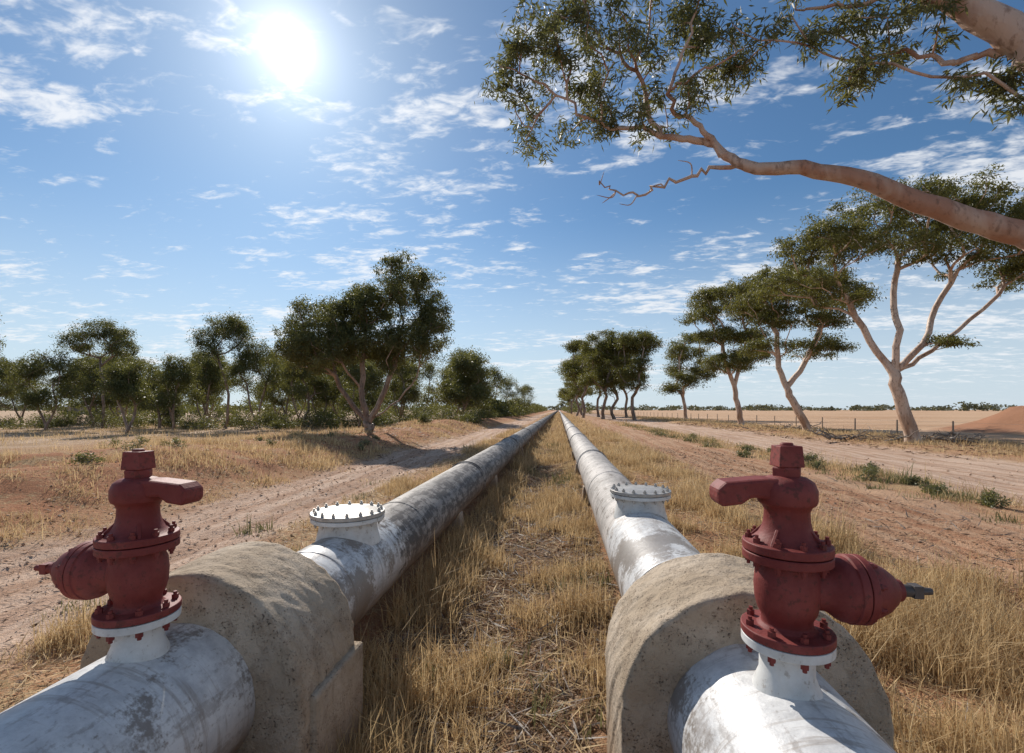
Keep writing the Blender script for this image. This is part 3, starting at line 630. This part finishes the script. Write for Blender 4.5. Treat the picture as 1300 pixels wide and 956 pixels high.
collar("concrete_collar",cL[0],cL[1],2.24,2.88,.62,1,.09); collar("concrete_collar",cR[0],cR[1],2.24,2.86,.60,2,-.05)

def bolts(m,R,n,z0,z1,r,M=lambda p:p,a0=0):
    for i in range(n):
        a=a0+2*math.pi*i/n; cx,cy=R*math.cos(a),R*math.sin(a)
        Mb=lambda p,cx=cx,cy=cy:M((p[0]+cx,p[1]+cy,p[2]))
        m.lathe([(r,z0),(r,z1)],Mb,seg=6,smooth=False)
        m.lathe([(r*.55,z0-.014),(r*.55,z1+.014)],Mb,seg=8,smooth=False)
def manhole(name,cx,cz,y,top):
    e=empty(name,(cx,y,top))
    m=MB(); hN=top-(cz+PR)
    m.lathe([(.285,-hN-.11),(.262,-hN-.02),(.25,-hN+.03),(.25,-.085),(.258,-.075)],seg=64,caps=False)
    m.obj("neck",M_white,e)
    m=MB(); m.lathe([(.24,-.082),(.318,-.082),(.318,-.046),(.24,-.046)],seg=72,smooth=True,caps=False); m.obj("neck_flange",M_white,e,bevel=.004)
    m=MB(); m.lathe([(.01,-.040),(.322,-.040),(.322,-.006),(.26,-.006),(.245,-.001),(.01,-.001)],seg=72); 
    m.obj("blank_flange",M_steel,e,bevel=.003)
    m=MB(); bolts(m,.287,16,-.012,.016,.017); bolts(m,.287,16,-.105,-.086,.016); m.obj("bolts",M_steel,e)
manhole("manhole_flange",cL[0],cL[1],4.12,1.04); manhole("manhole_flange",cR[0],cR[1],5.25,1.09)

RS,ZS=.82,.90
def valve(name,cx,y,dz,flip,cz):
    e=empty(name,(cx,y,dz+1.79*(1-ZS)),math.pi if flip else 0); e.scale=(RS,RS,ZS)
    m=MB(); pb=(cz-(dz+1.79*(1-ZS)))/ZS
    m.lathe([(.19,pb+.28),(.165,pb+.36),(.135,pb+.43),(.118,pb+.47),(.115,.925)],seg=48,caps=False)
    m.lathe([(.11,.925),(.195,.925),(.195,.962),(.11,.962)],seg=56,caps=False)
    m.obj("riser",M_white,e,bevel=.003)
    m=MB()
    m.lathe([(.05,.966),(.197,.966),(.197,1.0),(.125,1.004),(.108,1.02),(.108,1.045),(.125,1.075),(.137,1.12),(.141,1.18),(.135,1.235),(.12,1.27),(.118,1.288),(.19,1.290),(.19,1.326),(.06,1.326)],seg=56,caps=False)
    m.obj("body",M_red,e,bevel=.004)
    m=MB()
    m.lathe([(.05,1.331),(.19,1.331),(.19,1.366),(.150,1.372),(.124,1.395),(.106,1.425),(.098,1.46),(.096,1.50),(.106,1.522),(.122,1.532),(.128,1.55),(.128,1.592),(.114,1.625),(.086,1.643),(.05,1.652),(.05,1.665)],seg=56,caps=False)
    for i in range(4):
        a=i*math.pi/2+math.pi/4; M=lambda p,a=a:(p[0]*math.cos(a)-p[1]*math.sin(a),p[0]*math.sin(a)+p[1]*math.cos(a),p[2])
        m.add([M(p) for p in [(.08,-.009,1.368),(.17,-.009,1.368),(.085,-.009,1.45),(.08,.009,1.368),(.17,.009,1.368),(.085,.009,1.45)]],[(0,1,2),(5,4,3),(0,3,4,1),(1,4,5,2),(2,5,3,0)])
    m.obj("bonnet",M_red,e,bevel=.004)
    m=MB()
    m.lathe([(.064,1.648),(.066,1.685),(.060,1.69)],seg=6,smooth=False)
    m.box((0,0,1.735),(.112,.112,.09),taper=.88); m.lathe([(.03,1.778),(.026,1.792)],seg=16)
    m.obj("spindle_cap",M_red,e,bevel=.006)
    m=MB()
    pr=[(.02,1.548),(.18,1.562),(.225,1.532),(.315,1.520),(.335,1.545),(.335,1.596),(.298,1.626),(.12,1.642),(.02,1.642)]
    ya,yb=-.072,.072
    n=len(pr); m.add([(p[0],ya,p[1]) for p in pr]+[(p[0],yb,p[1]) for p in pr],[tuple(range(n))]+[tuple(range(2*n-1,n-1,-1))]+[(i,i+n,(i+1)%n+n,(i+1)%n) for i in range(n)])
    m.obj("side_arm",M_red,e,bevel=.014)
    zc=1.172; q=1.24; M=lambda p:(-p[2]*q,p[0]*1.12,zc+p[1]*1.06)
    m=MB(); m.lathe([(.085,.05),(.088,.125),(.098,.145),(.118,.168),(.128,.185),(.128,.205),(.135,.207),(.135,.235),(.06,.235)],M,seg=48,caps=False)
    m.lathe([(.06,.239),(.135,.239),(.135,.264),(.118,.270),(.110,.30),(.090,.338),(.064,.368),(.045,.382),(.042,.40),(.03,.405)],M,seg=48,caps=False)
    m.obj("outlet",M_red,e,bevel=.003)
    m=MB(); m.lathe([(.024,.40),(.024,.44)],M,seg=20); m.box((-.455*q,0,zc),(.04,.055,.052)); m.lathe([(.016,.46),(.014,.51)],M,seg=12)
    m.obj("drain_plug",M_darkst if flip else M_red,e,bevel=.002)
    m=MB()
    bolts(m,.166,8,.898,.925,.018); bolts(m,.166,8,1.002,1.024,.018)
    bolts(m,.162,10,1.268,1.290,.016,a0=.3); bolts(m,.162,10,1.366,1.388,.016,a0=.3)
    bolts(m,.113,8,.190,.207,.014,M,a0=.39); bolts(m,.113,8,.264,.282,.014,M,a0=.39)
    m.obj("bolts",M_red,e)
    return e
valve("air_valve",cL[0]+.0,1.97,-.02,False,cL[1]); valve("air_valve",cR[0]-.0,1.93,.03,True,cR[1])

# ------------------------------------------------------------------ FENCE, LOGS, SHED
e=empty("wire_fence",(0,0,0)); m=MB(); y=14
while y<320:
    x=27.5; z0=float(zg(x,y)); h=1.15
    m.lathe([(.06,z0-.2),(.05,z0+h)],lambda p,x=x,y=y:(p[0]+x,p[1]+y,p[2]),seg=8); y+=5.5
m.obj("posts",M_post,e)
m=MB()
for hz in (.35,.7,1.05):
    m.add([(27.5,14,hz-.004),(27.5,320,hz-.004),(27.5,320,hz+.004),(27.5,14,hz+.004),(27.508,14,hz),(27.508,320,hz)],[(0,1,5,4),(4,5,2,3),(0,3,2,1)])
m.obj("wires",M_steel,e,weld=False)
def logs(x,y,n,sx,sy,Lm,seed):
    rng=np.random.default_rng(seed); S=Skel()
    for q in range(n):
        a=rng.normal(0,.5)+rng.choice([0,3.14]); L=rng.uniform(.4,1)*Lm; s0=np.array([rng.normal(0,sx),rng.normal(0,sy),.12])
        r=rng.uniform(.03,.09); n0=S.add(s0,-1,r)
        e1=s0+np.array([math.cos(a)*L*.5,math.sin(a)*L*.6,rng.uniform(.05,.3)]); e2=s0+np.array([math.cos(a)*L,math.sin(a)*L,rng.uniform(.0,.6)])
        idx=S.poly([s0,e1,e2],n0,r*.9,.02,rng=rng,jit=.04)
        for b in range(3):
            k=idx[rng.integers(1,len(idx))]; p0=S.p[k]; e3=p0+rng.normal(0,.35,3)*np.array([1,1,.5])+np.array([0,0,.12]); S.poly([p0,(p0+e3)/2+rng.normal(0,.04,3),e3],k,r*.4,.01)
    V,F=S.mesh(.06,.01,6); o=mesh_obj("fallen_branches",V,F,[M_dead]); o.location=(x,y,float(zg(x,y))-.05)
logs(21.6,29.5,30,1.6,.7,2.2,61); logs(17.6,31,8,1.0,.5,1.6,62); logs(20,45,10,1.6,.8,2.0,63)
e=empty("farm_shed",(-190,180,0)); m=MB(); m.box((0,0,1.6),(26,9,3.2)); m.obj("walls",M_wall,e)
m=MB(); m.add([(-13.5,-5,3.2),(13.5,-5,3.2),(13.5,0,4.9),(-13.5,0,4.9),(-13.5,5,3.2),(13.5,5,3.2)],[(0,1,2,3),(3,2,5,4),(0,3,4),(1,5,2)]); m.obj("roof",M_roof,e)
m=MB(); [m.box((x,-4.53,1.3),(3,.06,2.6)) for x in (-8,0,8)]; m.obj("doors",M_darkst,e)

# ------------------------------------------------------------------ CAMERA
cam=bpy.data.cameras.new("camera"); co=bpy.data.objects.new("camera",cam); COL.objects.link(co); sc.camera=co
co.location=(0,0,H); co.rotation_euler=(math.radians(90),0,math.radians(5.65))
cam.sensor_width=36; cam.lens=16.615; cam.shift_y=.0323; cam.clip_start=.05; cam.clip_end=9000
